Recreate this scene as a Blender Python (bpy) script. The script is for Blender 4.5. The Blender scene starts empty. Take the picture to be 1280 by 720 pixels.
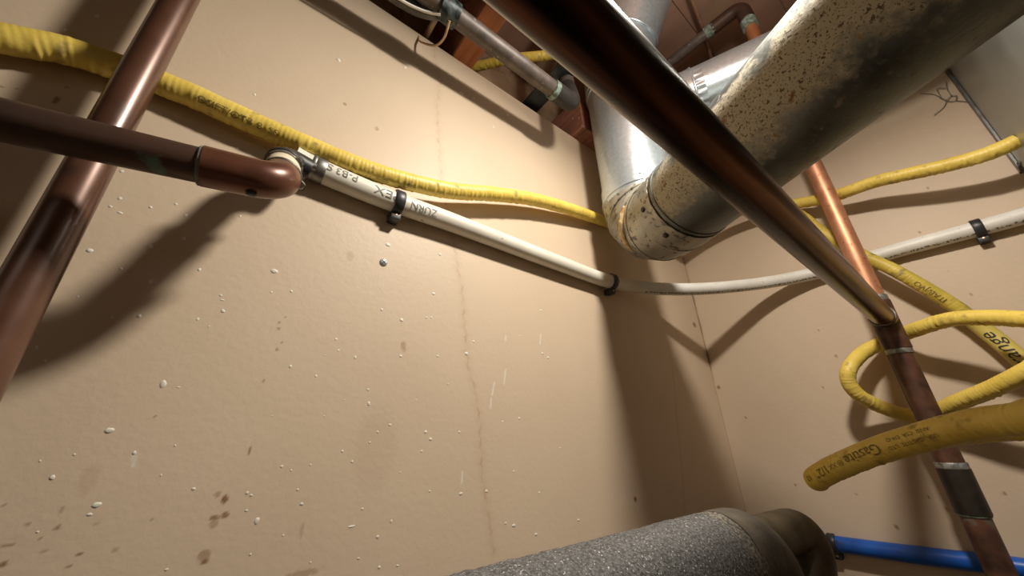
import bpy, bmesh, math, random
import numpy as np
from mathutils import Vector, Matrix, noise
random.seed(7)
C = bpy.context.scene.collection
scene = bpy.context.scene
Z0 = 1.85                                   # height of the camera above the floor; shapes below are written relative to it

# ------------------------------------------------------------------ camera, world, lights, exposure
cam_d = bpy.data.cameras.new('camera'); cam = bpy.data.objects.new('camera', cam_d); C.objects.link(cam)
cam_d.sensor_width = 36.0; cam_d.lens = 12.44; cam_d.clip_start = 0.005
R3 = Matrix(((0.78560, -0.21280, -0.58100), (-0.61780, -0.32260, -0.71710), (-0.03480, 0.92230, -0.38490)))
cam.matrix_world = Matrix.Translation((0, 0, Z0)) @ R3.to_4x4()
scene.camera = cam
w = bpy.data.worlds.new('world'); scene.world = w; w.use_nodes = True
w.node_tree.nodes['Background'].inputs[0].default_value = (0.6, 0.55, 0.5, 1)
w.node_tree.nodes['Background'].inputs[1].default_value = 0.05
def light(name, kind, loc, energy, color, size):
    d = bpy.data.lights.new(name, kind); d.energy = energy; d.color = color
    if kind == 'POINT': d.shadow_soft_size = size
    else: d.size = size
    o = bpy.data.objects.new(name, d); C.objects.link(o); o.location = (loc[0], loc[1], loc[2] + Z0); return o
LC = (1.0, 0.92, 0.80)
light('lamp_glow', 'POINT', (0.30, -0.04, 0.576), 2.1, LC, 0.026)              # the lamp in the joist bay: sideways and upward spill
lamp = light('lamp', 'AREA', (0.30, -0.04, 0.574), 4.7, LC, 0.074)              # and its downward-facing diffuser
lamp.data.shape = 'DISK'; lamp.rotation_euler = (math.radians(0), math.radians(7), 0)
fl = light('room_fill_light', 'AREA', (-1.4, -1.3, 0.56), 3.5, LC, 1.2)  # added soft fill to lift the ambient level, not a known lamp
scene.view_settings.view_transform = 'Standard'
scene.view_settings.look = 'None'
scene.view_settings.exposure = 0.42
scene.view_settings.gamma = 1.0

# ------------------------------------------------------------------ materials
def M(name, stops, scale=30, detail=5, metal=0.0, rough=0.5, rough2=None, bump=0.0, bscale=200, spots=(), stretch=(1, 1, 1), spec=0.5, coat=0):
    """stops: [(pos, rgb)] over a noise; spots: [(rgb, scale, threshold, softness, metal or None, rough)]"""
    m = bpy.data.materials.new(name); m.use_nodes = True; nt = m.node_tree; N = nt.nodes; L = nt.links
    b = N['Principled BSDF']; b.inputs['Metallic'].default_value = metal; b.inputs['Roughness'].default_value = rough
    b.inputs['Specular IOR Level'].default_value = spec
    if coat: b.inputs['Coat Weight'].default_value = coat; b.inputs['Coat Roughness'].default_value = 0.2
    tc = N.new('ShaderNodeTexCoord'); mp = N.new('ShaderNodeMapping'); mp.inputs['Scale'].default_value = stretch
    L.new(tc.outputs['Object'], mp.inputs[0])
    nz = N.new('ShaderNodeTexNoise'); nz.inputs['Scale'].default_value = scale; nz.inputs['Detail'].default_value = detail
    L.new(mp.outputs[0], nz.inputs['Vector'])
    cr = N.new('ShaderNodeValToRGB'); L.new(nz.outputs['Fac'], cr.inputs[0])
    e = cr.color_ramp.elements
    while len(e) < len(stops): e.new(0.5)
    for k, (p, c) in enumerate(stops): e[k].position = p; e[k].color = (*c, 1)
    col = cr.outputs[0]; mt = None; ro = None
    if rough2 is not None:
        mr = N.new('ShaderNodeMapRange'); L.new(nz.outputs['Fac'], mr.inputs[0]); mr.inputs[1].default_value = 0.3; mr.inputs[2].default_value = 0.7
        mr.inputs[3].default_value = rough; mr.inputs[4].default_value = rough2; ro = mr.outputs[0]
    for (c, sc, th, so, me, rg) in spots:
        n2 = N.new('ShaderNodeTexNoise'); n2.inputs['Scale'].default_value = sc; n2.inputs['Detail'].default_value = 4
        L.new(tc.outputs['Object'], n2.inputs['Vector'])
        r2 = N.new('ShaderNodeMapRange'); L.new(n2.outputs['Fac'], r2.inputs[0])
        r2.inputs[1].default_value = th; r2.inputs[2].default_value = th + so
        mx = N.new('ShaderNodeMix'); mx.data_type = 'RGBA'; L.new(r2.outputs[0], mx.inputs[0]); L.new(col, mx.inputs[6]); mx.inputs[7].default_value = (*c, 1); col = mx.outputs[2]
        if me is not None:
            m2 = N.new('ShaderNodeMix'); L.new(r2.outputs[0], m2.inputs[0]); m2.inputs[3].default_value = me
            if mt: L.new(mt, m2.inputs[2])
            else: m2.inputs[2].default_value = metal
            mt = m2.outputs[0]
        if rg is not None:
            m3 = N.new('ShaderNodeMix'); L.new(r2.outputs[0], m3.inputs[0]); m3.inputs[3].default_value = rg
            if ro: L.new(ro, m3.inputs[2])
            else: m3.inputs[2].default_value = rough
            ro = m3.outputs[0]
    L.new(col, b.inputs['Base Color'])
    if mt: L.new(mt, b.inputs['Metallic'])
    if ro: L.new(ro, b.inputs['Roughness'])
    if bump:
        n3 = N.new('ShaderNodeTexNoise'); n3.inputs['Scale'].default_value = bscale; n3.inputs['Detail'].default_value = 3
        L.new(tc.outputs['Object'], n3.inputs['Vector'])
        bp = N.new('ShaderNodeBump'); bp.inputs['Strength'].default_value = bump; bp.inputs['Distance'].default_value = 0.001
        L.new(n3.outputs['Fac'], bp.inputs['Height']); L.new(bp.outputs[0], b.inputs['Normal'])
    return m

copper_brown = M('oxidised_copper', [(0.3, (0.095, 0.042, 0.025)), (0.7, (0.155, 0.068, 0.040))], 25, metal=0.35, rough=0.30, rough2=0.38, spec=0.9, coat=0.4,
                 spots=[((0.05, 0.033, 0.025), 22, 0.60, 0.12, 0.3, 0.5)])
copper_dull = M('dark_tarnished_copper', [(0.3, (0.046, 0.028, 0.020)), (0.7, (0.10, 0.050, 0.032))], 30, metal=0.3, rough=0.5, rough2=0.4,
                spots=[((0.12, 0.17, 0.14), 40, 0.66, 0.06, 0.0, 0.8)])
copper_near = M('smooth_copper_with_heat_marks', [(0.46, (0.016, 0.008, 0.007)), (0.80, (0.26, 0.10, 0.045))], 45, metal=0.92, rough=0.24, rough2=0.34, stretch=(0.06, 1, 1))
copper_bright = M('clean_orange_copper', [(0.3, (0.56, 0.235, 0.12)), (0.7, (0.74, 0.37, 0.22))], 40, metal=0.6, rough=0.42, rough2=0.5, spots=[((0.45, 0.14, 0.06), 150, 0.64, 0.04, None, None)])
copper_low = M('stained_copper', [(0.3, (0.05, 0.028, 0.02)), (0.7, (0.20, 0.09, 0.055))], 45, metal=0.35, rough=0.45,
               spots=[((0.10, 0.13, 0.11), 45, 0.60, 0.1, 0.1, 0.6)])
copper_elbow = M('reddish_copper_fitting', [(0.3, (0.10, 0.038, 0.022)), (0.7, (0.18, 0.070, 0.040))], 40, metal=0.35, rough=0.33, spec=0.5, coat=0.1,
                 spots=[((0.08, 0.04, 0.03), 60, 0.62, 0.1, 0.4, 0.5)])
solder = M('dull_grey_solder', [(0.35, (0.16, 0.16, 0.15)), (0.7, (0.50, 0.50, 0.48))], 150, metal=0.7, rough=0.5, bump=0.6, bscale=250)
patina = M('green_corrosion', [(0.4, (0.13, 0.16, 0.13)), (0.65, (0.30, 0.40, 0.34))], 160, rough=0.9, bump=1.0, bscale=400)
pipe_grey = M('greyish_weathered_copper', [(0.3, (0.075, 0.06, 0.05)), (0.7, (0.16, 0.125, 0.11))], 60, metal=0.2, rough=0.5,
              spots=[((0.4, 0.38, 0.36), 180, 0.68, 0.04, 0.0, 0.8)])
galv_clean = M('clean_galvanised_steel', [(0.35, (0.60, 0.69, 0.75)), (0.65, (0.70, 0.79, 0.85))], 180, metal=0.70, rough=0.30, rough2=0.34, bump=0.03, bscale=90)
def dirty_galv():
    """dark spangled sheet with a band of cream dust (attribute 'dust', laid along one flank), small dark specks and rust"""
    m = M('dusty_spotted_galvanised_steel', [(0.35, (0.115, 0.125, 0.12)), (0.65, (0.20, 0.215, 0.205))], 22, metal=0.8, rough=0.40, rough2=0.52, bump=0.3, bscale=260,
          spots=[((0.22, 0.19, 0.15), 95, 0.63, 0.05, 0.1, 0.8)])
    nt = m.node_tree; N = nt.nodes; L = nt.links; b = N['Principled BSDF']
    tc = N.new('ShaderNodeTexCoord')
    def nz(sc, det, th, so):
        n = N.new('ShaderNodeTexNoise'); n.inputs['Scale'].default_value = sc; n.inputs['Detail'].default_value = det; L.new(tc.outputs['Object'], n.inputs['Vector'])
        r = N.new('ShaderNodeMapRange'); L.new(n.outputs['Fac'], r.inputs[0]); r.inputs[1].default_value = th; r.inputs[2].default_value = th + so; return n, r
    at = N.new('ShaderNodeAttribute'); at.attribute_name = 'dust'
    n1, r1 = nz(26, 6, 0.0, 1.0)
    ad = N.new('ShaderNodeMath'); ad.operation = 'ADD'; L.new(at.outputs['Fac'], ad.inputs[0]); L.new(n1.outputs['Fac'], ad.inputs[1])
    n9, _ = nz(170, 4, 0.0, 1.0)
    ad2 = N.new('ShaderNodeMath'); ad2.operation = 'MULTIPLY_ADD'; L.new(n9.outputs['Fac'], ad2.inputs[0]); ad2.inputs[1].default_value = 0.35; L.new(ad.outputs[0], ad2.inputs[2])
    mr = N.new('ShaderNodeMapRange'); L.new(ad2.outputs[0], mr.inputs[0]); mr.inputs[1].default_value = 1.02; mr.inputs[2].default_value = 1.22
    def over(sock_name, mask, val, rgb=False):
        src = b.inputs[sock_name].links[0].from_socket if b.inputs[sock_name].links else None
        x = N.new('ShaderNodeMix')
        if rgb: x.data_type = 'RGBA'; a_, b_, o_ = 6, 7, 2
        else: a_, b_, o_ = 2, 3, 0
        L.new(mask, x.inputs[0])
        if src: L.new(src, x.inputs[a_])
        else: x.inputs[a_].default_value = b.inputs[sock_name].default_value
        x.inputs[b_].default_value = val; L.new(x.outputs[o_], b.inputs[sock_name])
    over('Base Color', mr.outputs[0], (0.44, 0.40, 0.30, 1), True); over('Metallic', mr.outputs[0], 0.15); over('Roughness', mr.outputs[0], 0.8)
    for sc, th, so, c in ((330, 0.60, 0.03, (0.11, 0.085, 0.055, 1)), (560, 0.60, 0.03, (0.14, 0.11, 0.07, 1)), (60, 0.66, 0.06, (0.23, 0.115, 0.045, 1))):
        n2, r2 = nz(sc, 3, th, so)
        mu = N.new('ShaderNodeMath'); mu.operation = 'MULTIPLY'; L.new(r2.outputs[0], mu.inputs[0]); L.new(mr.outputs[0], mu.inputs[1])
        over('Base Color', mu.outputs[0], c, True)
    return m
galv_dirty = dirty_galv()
galv_elbow = M('mottled_galvanised_steel', [(0.35, (0.30, 0.29, 0.25)), (0.65, (0.50, 0.475, 0.40))], 30, metal=0.5, rough=0.42, rough2=0.55,
               spots=[((0.15, 0.145, 0.13), 110, 0.57, 0.05, 0.6, 0.5), ((0.27, 0.14, 0.05), 70, 0.67, 0.05, 0.0, 0.9)], bump=0.3, bscale=200)
galv_box = M('dull_galvanised_sheet', [(0.3, (0.29, 0.31, 0.29)), (0.7, (0.36, 0.38, 0.36))], 12, metal=0.6, rough=0.33, rough2=0.42)
pex_white = M('white_plastic_tubing', [(0.3, (0.72, 0.68, 0.58)), (0.7, (0.80, 0.77, 0.68))], 30, rough=0.35, spots=[((0.35, 0.29, 0.21), 120, 0.70, 0.05, None, 0.8)])
pex_dusty = M('dusty_white_plastic_tubing', [(0.3, (0.70, 0.68, 0.62)), (0.7, (0.80, 0.78, 0.73))], 30, rough=0.45, spots=[((0.42, 0.38, 0.32), 260, 0.66, 0.05, None, 0.9)])
pex_grime = M('grime_crust', [(0.4, (0.12, 0.10, 0.075)), (0.6, (0.26, 0.23, 0.18))], 200, rough=0.9, bump=1, bscale=500)
pex_blue = M('blue_plastic_tubing', [(0.3, (0.008, 0.07, 0.36)), (0.7, (0.012, 0.12, 0.56))], 30, rough=0.35, spots=[((0.02, 0.05, 0.2), 50, 0.60, 0.1, None, 0.8)])
cream_stub = M('cream_plastic', [(0.3, (0.74, 0.62, 0.42)), (0.7, (0.85, 0.78, 0.62))], 40, rough=0.35)
yellow = M('yellow_tubing_jacket', [(0.3, (0.70, 0.51, 0.085)), (0.7, (0.83, 0.63, 0.13))], 30, rough=0.45, bump=0.25, bscale=220,
           spots=[((0.42, 0.31, 0.08), 70, 0.60, 0.12, None, 0.8)])
yellow_b = M('faded_yellow_tubing_jacket', [(0.3, (0.50, 0.38, 0.05)), (0.7, (0.66, 0.50, 0.09))], 30, rough=0.5, bump=0.35, bscale=220,
             spots=[((0.20, 0.17, 0.08), 50, 0.58, 0.12, None, 0.8)])
tape_m = M('yellow_label_tape', [(0.4, (0.62, 0.50, 0.12)), (0.6, (0.68, 0.56, 0.16))], 20, rough=0.5)
ink = M('black_ink', [(0.4, (0.03, 0.028, 0.025)), (0.6, (0.05, 0.045, 0.04))], 50, rough=0.7)
ink_soft = M('faded_ink', [(0.4, (0.15, 0.11, 0.035)), (0.6, (0.30, 0.22, 0.06))], 150, rough=0.8)
ink_grey = M('grey_ink', [(0.4, (0.16, 0.15, 0.14)), (0.6, (0.30, 0.29, 0.27))], 300, rough=0.7)
black = M('black_plastic', [(0.4, (0.018, 0.019, 0.02)), (0.6, (0.035, 0.037, 0.04))], 40, rough=0.42)
black_strip_m = M('black_coated_strip', [(0.4, (0.012, 0.014, 0.017)), (0.6, (0.03, 0.035, 0.045))], 40, rough=0.4)
dark_hole = M('dark_screw_head', [(0.4, (0.03, 0.028, 0.025)), (0.6, (0.06, 0.055, 0.05))], 90, metal=0.6, rough=0.5)
steel = M('steel', [(0.4, (0.17, 0.165, 0.155)), (0.6, (0.30, 0.29, 0.27))], 90, metal=0.85, rough=0.45)
screw_m = M('zinc_screw', [(0.4, (0.62, 0.64, 0.64)), (0.6, (0.75, 0.77, 0.77))], 90, metal=0.7, rough=0.35)
caulk = M('rusty_sealant', [(0.35, (0.42, 0.22, 0.07)), (0.5, (0.62, 0.44, 0.20)), (0.65, (0.75, 0.66, 0.48))], 110, rough=0.8, bump=0.8, bscale=200)
foam = M('grey_foam_insulation', [(0.40, (0.055, 0.053, 0.052)), (0.62, (0.135, 0.132, 0.13))], 650, detail=2, rough=0.72, bump=1.0, bscale=700,
         spots=[((0.50, 0.49, 0.48), 850, 0.63, 0.04, None, 0.35)])
rubber = M('dark_rubber_insulation', [(0.35, (0.055, 0.045, 0.033)), (0.65, (0.11, 0.09, 0.065))], 60, rough=0.8, bump=0.6, bscale=300)
foam_dust = M('dusty_insulation_edge', [(0.42, (0.065, 0.058, 0.048)), (0.66, (0.22, 0.20, 0.16))], 600, detail=2, rough=0.85, bump=1.0, bscale=350)
joist_m = M('orange_brown_joist_wood', [(0.3, (0.30, 0.095, 0.035)), (0.7, (0.46, 0.17, 0.065))], 18, rough=0.75, stretch=(6, 0.5, 6), bump=0.3, bscale=60)
joist_speck = M('dark_speckled_joist_wood', [(0.3, (0.20, 0.085, 0.055)), (0.7, (0.34, 0.15, 0.10))], 20, rough=0.8, stretch=(6, 0.5, 6),
                spots=[((0.6, 0.52, 0.48), 150, 0.69, 0.03, None, 0.9)])
subfloor_m = M('old_subfloor_boards', [(0.3, (0.20, 0.105, 0.07)), (0.7, (0.36, 0.21, 0.145))], 12, rough=0.85, stretch=(1, 0.3, 1), spots=[((0.3, 0.2, 0.12), 8, 0.58, 0.1, None, 0.9)])
rim_m = M('tan_rim_board', [(0.3, (0.24, 0.15, 0.085)), (0.7, (0.42, 0.29, 0.18))], 14, rough=0.85, spots=[((0.10, 0.06, 0.04), 12, 0.56, 0.1, None, 0.9)])
cable_m = M('tan_cable', [(0.4, (0.40, 0.28, 0.19)), (0.6, (0.52, 0.38, 0.27))], 50, rough=0.6)
cable_brown = M('brown_cable', [(0.4, (0.22, 0.11, 0.07)), (0.6, (0.30, 0.16, 0.10))], 50, rough=0.6)
white_cable_m = M('white_cable', [(0.4, (0.75, 0.73, 0.68)), (0.6, (0.85, 0.83, 0.78))], 50, rough=0.4)
grey_cable_m = M('dark_grey_cable', [(0.4, (0.05, 0.05, 0.045)), (0.6, (0.10, 0.10, 0.09))], 50, rough=0.4)
twine_m = M('tan_twine', [(0.4, (0.5, 0.33, 0.2)), (0.6, (0.62, 0.43, 0.28))], 50, rough=0.7)
web_m = M('grey_cobweb', [(0.4, (0.22, 0.20, 0.17)), (0.6, (0.30, 0.27, 0.23))], 50, rough=0.9)
concrete_m = M('grey_concrete', [(0.3, (0.09, 0.088, 0.085)), (0.7, (0.14, 0.135, 0.13))], 6, rough=0.85, bump=0.3, bscale=60)
paint_m = M('white_paint_splatter', [(0.4, (0.70, 0.66, 0.57)), (0.6, (0.76, 0.73, 0.64))], 50, rough=0.5)

def wall_paint():
    m = bpy.data.materials.new('beige_wall_paint'); m.use_nodes = True; nt = m.node_tree; N = nt.nodes; L = nt.links
    b = N['Principled BSDF']; b.inputs['Roughness'].default_value = 0.5; b.inputs['Specular IOR Level'].default_value = 0.35
    tc = N.new('ShaderNodeTexCoord')
    nz = N.new('ShaderNodeTexNoise'); nz.inputs['Scale'].default_value = 5; nz.inputs['Detail'].default_value = 6; L.new(tc.outputs['Object'], nz.inputs['Vector'])
    cr = N.new('ShaderNodeValToRGB'); L.new(nz.outputs['Fac'], cr.inputs[0])
    cr.color_ramp.elements[0].position = 0.3; cr.color_ramp.elements[0].color = WALL1
    cr.color_ramp.elements[1].position = 0.7; cr.color_ramp.elements[1].color = WALL2
    col = cr.outputs[0]
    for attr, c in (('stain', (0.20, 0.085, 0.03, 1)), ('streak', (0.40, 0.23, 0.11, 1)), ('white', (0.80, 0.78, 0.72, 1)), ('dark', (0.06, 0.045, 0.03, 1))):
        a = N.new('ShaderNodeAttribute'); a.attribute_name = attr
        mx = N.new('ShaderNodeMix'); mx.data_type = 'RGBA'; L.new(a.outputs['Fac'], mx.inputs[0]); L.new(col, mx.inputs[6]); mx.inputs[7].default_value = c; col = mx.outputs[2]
    L.new(col, b.inputs['Base Color'])
    n3 = N.new('ShaderNodeTexNoise'); n3.inputs['Scale'].default_value = 160; n3.inputs['Detail'].default_value = 4; L.new(tc.outputs['Object'], n3.inputs['Vector'])
    bp = N.new('ShaderNodeBump'); bp.inputs['Strength'].default_value = 0.12; bp.inputs['Distance'].default_value = 0.002
    L.new(n3.outputs['Fac'], bp.inputs['Height']); L.new(bp.outputs[0], b.inputs['Normal'])
    return m
WALL1 = (0.60, 0.475, 0.345, 1); WALL2 = (0.65, 0.52, 0.385, 1)
wall_m = wall_paint()

# ------------------------------------------------------------------ helpers
def link(name, me, mat, parent=None):
    """me is written relative to the camera height; shift it into the world and then into its parent's space"""
    o = bpy.data.objects.new(name, me); C.objects.link(o)
    off = Vector((0, 0, Z0))
    if parent is not None:
        off = off - worldloc(parent); o.parent = parent
        me.transform(Matrix.Translation(off))
    else:
        # a single-mesh thing: origin at the centre of its base
        n = len(me.vertices); co = np.empty(n * 3, dtype=np.float64); me.vertices.foreach_get('co', co); co = co.reshape(-1, 3)
        base = Vector(((co[:, 0].min() + co[:, 0].max()) / 2, (co[:, 1].min() + co[:, 1].max()) / 2, co[:, 2].min()))
        me.transform(Matrix.Translation(-base)); o.location = base + off
    if mat: me.materials.append(mat)
    return o
def worldloc(o):
    v = Vector((0, 0, 0))
    while o is not None: v = v + o.location; o = o.parent
    return v
def fin(name, bm, mat, parent=None, smooth=True, angle=None):
    me = bpy.data.meshes.new(name); bmesh.ops.recalc_face_normals(bm, faces=bm.faces); bm.to_mesh(me); bm.free()
    if smooth:
        me.polygons.foreach_set('use_smooth', [True] * len(me.polygons))
        me.set_sharp_from_angle(angle=math.radians(angle or 40))
    return link(name, me, mat, parent)
def thing(name, label, cat, loc, group=None):
    o = bpy.data.objects.new(name, None); C.objects.link(o); o.location = (loc[0], loc[1], loc[2] + Z0); o.empty_display_size = 0.02
    o['label'] = label; o['category'] = cat
    if group: o['group'] = group
    return o
def tag(o, label, cat, group=None):
    o['label'] = label; o['category'] = cat
    if group: o['group'] = group
    return o
def struct(o): o['kind'] = 'structure'; return o
V = Vector
def spline(pts, step=0.004):
    P = [V(p) for p in pts]; P = [2 * P[0] - P[1]] + P + [2 * P[-1] - P[-2]]; out = []
    for i in range(1, len(P) - 2):
        n = max(1, int((P[i + 1] - P[i]).length / step))
        p0, p1, p2, p3 = P[i - 1:i + 3]
        for k in range(n):
            t = k / n
            out.append(0.5 * ((2 * p1) + (p2 - p0) * t + (2 * p0 - 5 * p1 + 4 * p2 - p3) * t * t + (3 * p1 - p0 - 3 * p2 + p3) * t ** 3))
    out.append(P[-2]); return resample(out, step)
def resample(pts, step):
    d = [0]
    for a, b in zip(pts, pts[1:]): d.append(d[-1] + (b - a).length)
    n = max(2, int(d[-1] / step)); out = []; j = 0
    for k in range(n + 1):
        s = d[-1] * k / n
        while j < len(d) - 2 and d[j + 1] < s: j += 1
        t = (s - d[j]) / max(1e-9, d[j + 1] - d[j]); out.append(pts[j].lerp(pts[j + 1], min(1, t)))
    return out
def fillet(pts, R, n=10):
    """polyline with rounded corners of radius R"""
    P = [V(p) for p in pts]; out = [P[0]]
    for i in range(1, len(P) - 1):
        a = (P[i - 1] - P[i]).normalized(); b = (P[i + 1] - P[i]).normalized(); th = a.angle(b); t = R / math.tan(th / 2)
        s = P[i] + a * t; e = P[i] + b * t; c = P[i] + (a + b).normalized() * (R / math.sin(th / 2))
        u = s - c; v = e - c; ang = u.angle(v)
        for k in range(n + 1):
            f = k / n; out.append(c + (u * math.sin((1 - f) * ang) + v * math.sin(f * ang)) / math.sin(ang))
    out.append(P[-1]); return out
def tube(pts, rad, segs=28, bm=None, caps=True, wob=None):
    """sweep of circles with parallel transport; rad is a number or f(s, i); wob(p, n) adds to the radius"""
    bm = bm or bmesh.new(); pts = [V(p) for p in pts]; T = []
    for i in range(len(pts)):
        a = pts[max(0, i - 1)]; b = pts[min(len(pts) - 1, i + 1)]; T.append((b - a).normalized())
    n = V((0, 0, 1)) if abs(T[0].z) < 0.9 else V((1, 0, 0)); rings = []; s = 0
    for i, p in enumerate(pts):
        if i: s += (p - pts[i - 1]).length
        n = (n - T[i] * n.dot(T[i])).normalized(); b = T[i].cross(n); r = rad(s) if callable(rad) else rad; ring = []
        for k in range(segs):
            a = 2 * math.pi * k / segs; d = n * math.cos(a) + b * math.sin(a); rr = r + (wob(p, d, s) if wob else 0)
            ring.append(bm.verts.new(p + d * rr))
        rings.append(ring)
    for A, B in zip(rings, rings[1:]):
        for k in range(segs): bm.faces.new((A[k], A[(k + 1) % segs], B[(k + 1) % segs], B[k]))
    if caps: bm.faces.new(rings[0][::-1]); bm.faces.new(rings[-1])
    return bm
def bx(lo, hi, bm=None, bevel=0.0):
    b2 = bmesh.new(); bmesh.ops.create_cube(b2, size=1)
    for v in b2.verts: v.co = V([lo[k] + (v.co[k] + 0.5) * (hi[k] - lo[k]) for k in range(3)])
    if bevel: bmesh.ops.bevel(b2, geom=list(b2.edges), offset=bevel, segments=2, profile=0.5, affect='EDGES')
    if bm is None: return b2
    me = bpy.data.meshes.new('tmp'); b2.to_mesh(me); b2.free(); bm.from_mesh(me); bpy.data.meshes.remove(me); return bm
def obox(c, ax, ay, az, size, bm=None, bevel=0.0):
    """box centred at c with axes ax, ay, az"""
    b2 = bmesh.new(); bmesh.ops.create_cube(b2, size=1)
    for v in b2.verts: v.co = V((v.co.x * size[0], v.co.y * size[1], v.co.z * size[2]))
    if bevel: bmesh.ops.bevel(b2, geom=list(b2.edges), offset=bevel, segments=2, profile=0.5, affect='EDGES')
    for v in b2.verts: v.co = V(c) + V(ax) * v.co.x + V(ay) * v.co.y + V(az) * v.co.z
    if bm is None: return b2
    me = bpy.data.meshes.new('tmp'); b2.to_mesh(me); b2.free(); bm.from_mesh(me); bpy.data.meshes.remove(me); return bm
def ringband(c, ax, r, wid, th, segs=32, bm=None, a0=0, a1=2 * math.pi, ref=None):
    """band of rectangular section around the axis ax through c"""
    bm = bm or bmesh.new(); ax = V(ax).normalized(); n = V(ref) if ref else (V((0, 0, 1)) if abs(ax.z) < 0.9 else V((1, 0, 0)))
    n = (n - ax * n.dot(ax)).normalized(); b = ax.cross(n); full = abs(a1 - a0 - 2 * math.pi) < 1e-6; R = []
    cnt = segs if full else segs + 1
    for k in range(cnt):
        a = a0 + (a1 - a0) * k / segs; d = n * math.cos(a) + b * math.sin(a)
        R.append([bm.verts.new(V(c) + d * (r + q) + ax * u) for q, u in ((0, -wid / 2), (th * 0.8, -wid / 2), (th, -wid / 2 + th * 0.3), (th, wid / 2 - th * 0.3), (th * 0.8, wid / 2), (0, wid / 2))])
    for i in range(segs):
        A = R[i]; B = R[(i + 1) % cnt]
        for k in range(6): bm.faces.new((A[k], A[(k + 1) % 6], B[(k + 1) % 6], B[k]))
    if not full: bm.faces.new(R[0]); bm.faces.new(R[-1][::-1])
    return bm
def dome(c, n, r, h, bm=None, segs=12, stretch=None):
    bm = bm or bmesh.new(); n = V(n).normalized(); a = n.orthogonal().normalized(); b = n.cross(a); prev = None
    rings = []
    for (fr, fh) in ((1, 0), (0.92, 0.45), (0.7, 0.8), (0.35, 0.97)):
        rings.append([bm.verts.new(V(c) + (a * math.cos(t) + b * math.sin(t)) * r * fr + n * h * fh) for t in [2 * math.pi * k / segs for k in range(segs)]])
    for A, B in zip(rings, rings[1:]):
        for k in range(segs): bm.faces.new((A[k], A[(k + 1) % segs], B[(k + 1) % segs], B[k]))
    top = bm.verts.new(V(c) + n * h)
    for k in range(segs): bm.faces.new((rings[-1][k], rings[-1][(k + 1) % segs], top))
    return bm
def screw(name, c, n, r, parent, mat=None, phil=True):
    n = V(n).normalized(); bm = dome(c, n, r, r * 0.45)
    o = fin(name, bm, mat or screw_m, parent)
    if phil:
        a = n.orthogonal().normalized(); b = n.cross(a); c2 = V(c) + n * r * 0.42
        q = obox(c2, a, b, n, (r * 1.0, r * 0.28, r * 0.16)); obox(c2, a, b, n, (r * 0.28, r * 1.0, r * 0.16), q)
        fin('screw_slot', q, dark_hole, o, smooth=False)
    return o
def text_on(pts, s_mid, text, size, ref, sgn, rad, parent, mat, name='printed_lettering', voff=0.0, xs=1.0, shear=0.0, jit=0.0):
    """flat print wrapped round a tube: pts path, s_mid position along it, ref outward direction, sgn +1/-1 reading direction"""
    cu = bpy.data.curves.new('t', 'FONT'); cu.body = text; cu.size = size; cu.align_x = 'CENTER'; cu.align_y = 'CENTER'; cu.shear = shear; cu.resolution_u = 3
    to = bpy.data.objects.new('t', cu); C.objects.link(to)
    me = bpy.data.meshes.new_from_object(to); bpy.data.objects.remove(to); bpy.data.curves.remove(cu)
    bm = bmesh.new(); bm.from_mesh(me); bpy.data.meshes.remove(me)
    k = -size
    while k < size:
        bmesh.ops.bisect_plane(bm, geom=bm.verts[:] + bm.edges[:] + bm.faces[:], plane_co=(0, k, 0), plane_no=(0, 1, 0)); k += size / 6
    pts = [V(p) for p in pts]; d = [0]
    for a, b in zip(pts, pts[1:]): d.append(d[-1] + (b - a).length)
    def at(s):
        j = 0
        while j < len(d) - 2 and d[j + 1] < s: j += 1
        return pts[j].lerp(pts[j + 1], (s - d[j]) / max(1e-9, d[j + 1] - d[j])), (pts[min(len(pts) - 1, j + 2)] - pts[max(0, j - 1)]).normalized()
    ref = V(ref)
    for v in bm.verts:
        s = s_mid + sgn * v.co.x * xs; p, t = at(s); n = (ref - t * ref.dot(t)).normalized(); right = t * sgn; up = n.cross(right)
        a = (v.co.y + voff + jit * math.sin(v.co.x * 400)) / rad
        v.co = p + (n * math.cos(a) + up * math.sin(a)) * (rad + 0.00035)
    return fin(name, bm, mat, parent, smooth=False)
def length(pts): return sum((b - a).length for a, b in zip(pts, pts[1:]))

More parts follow.
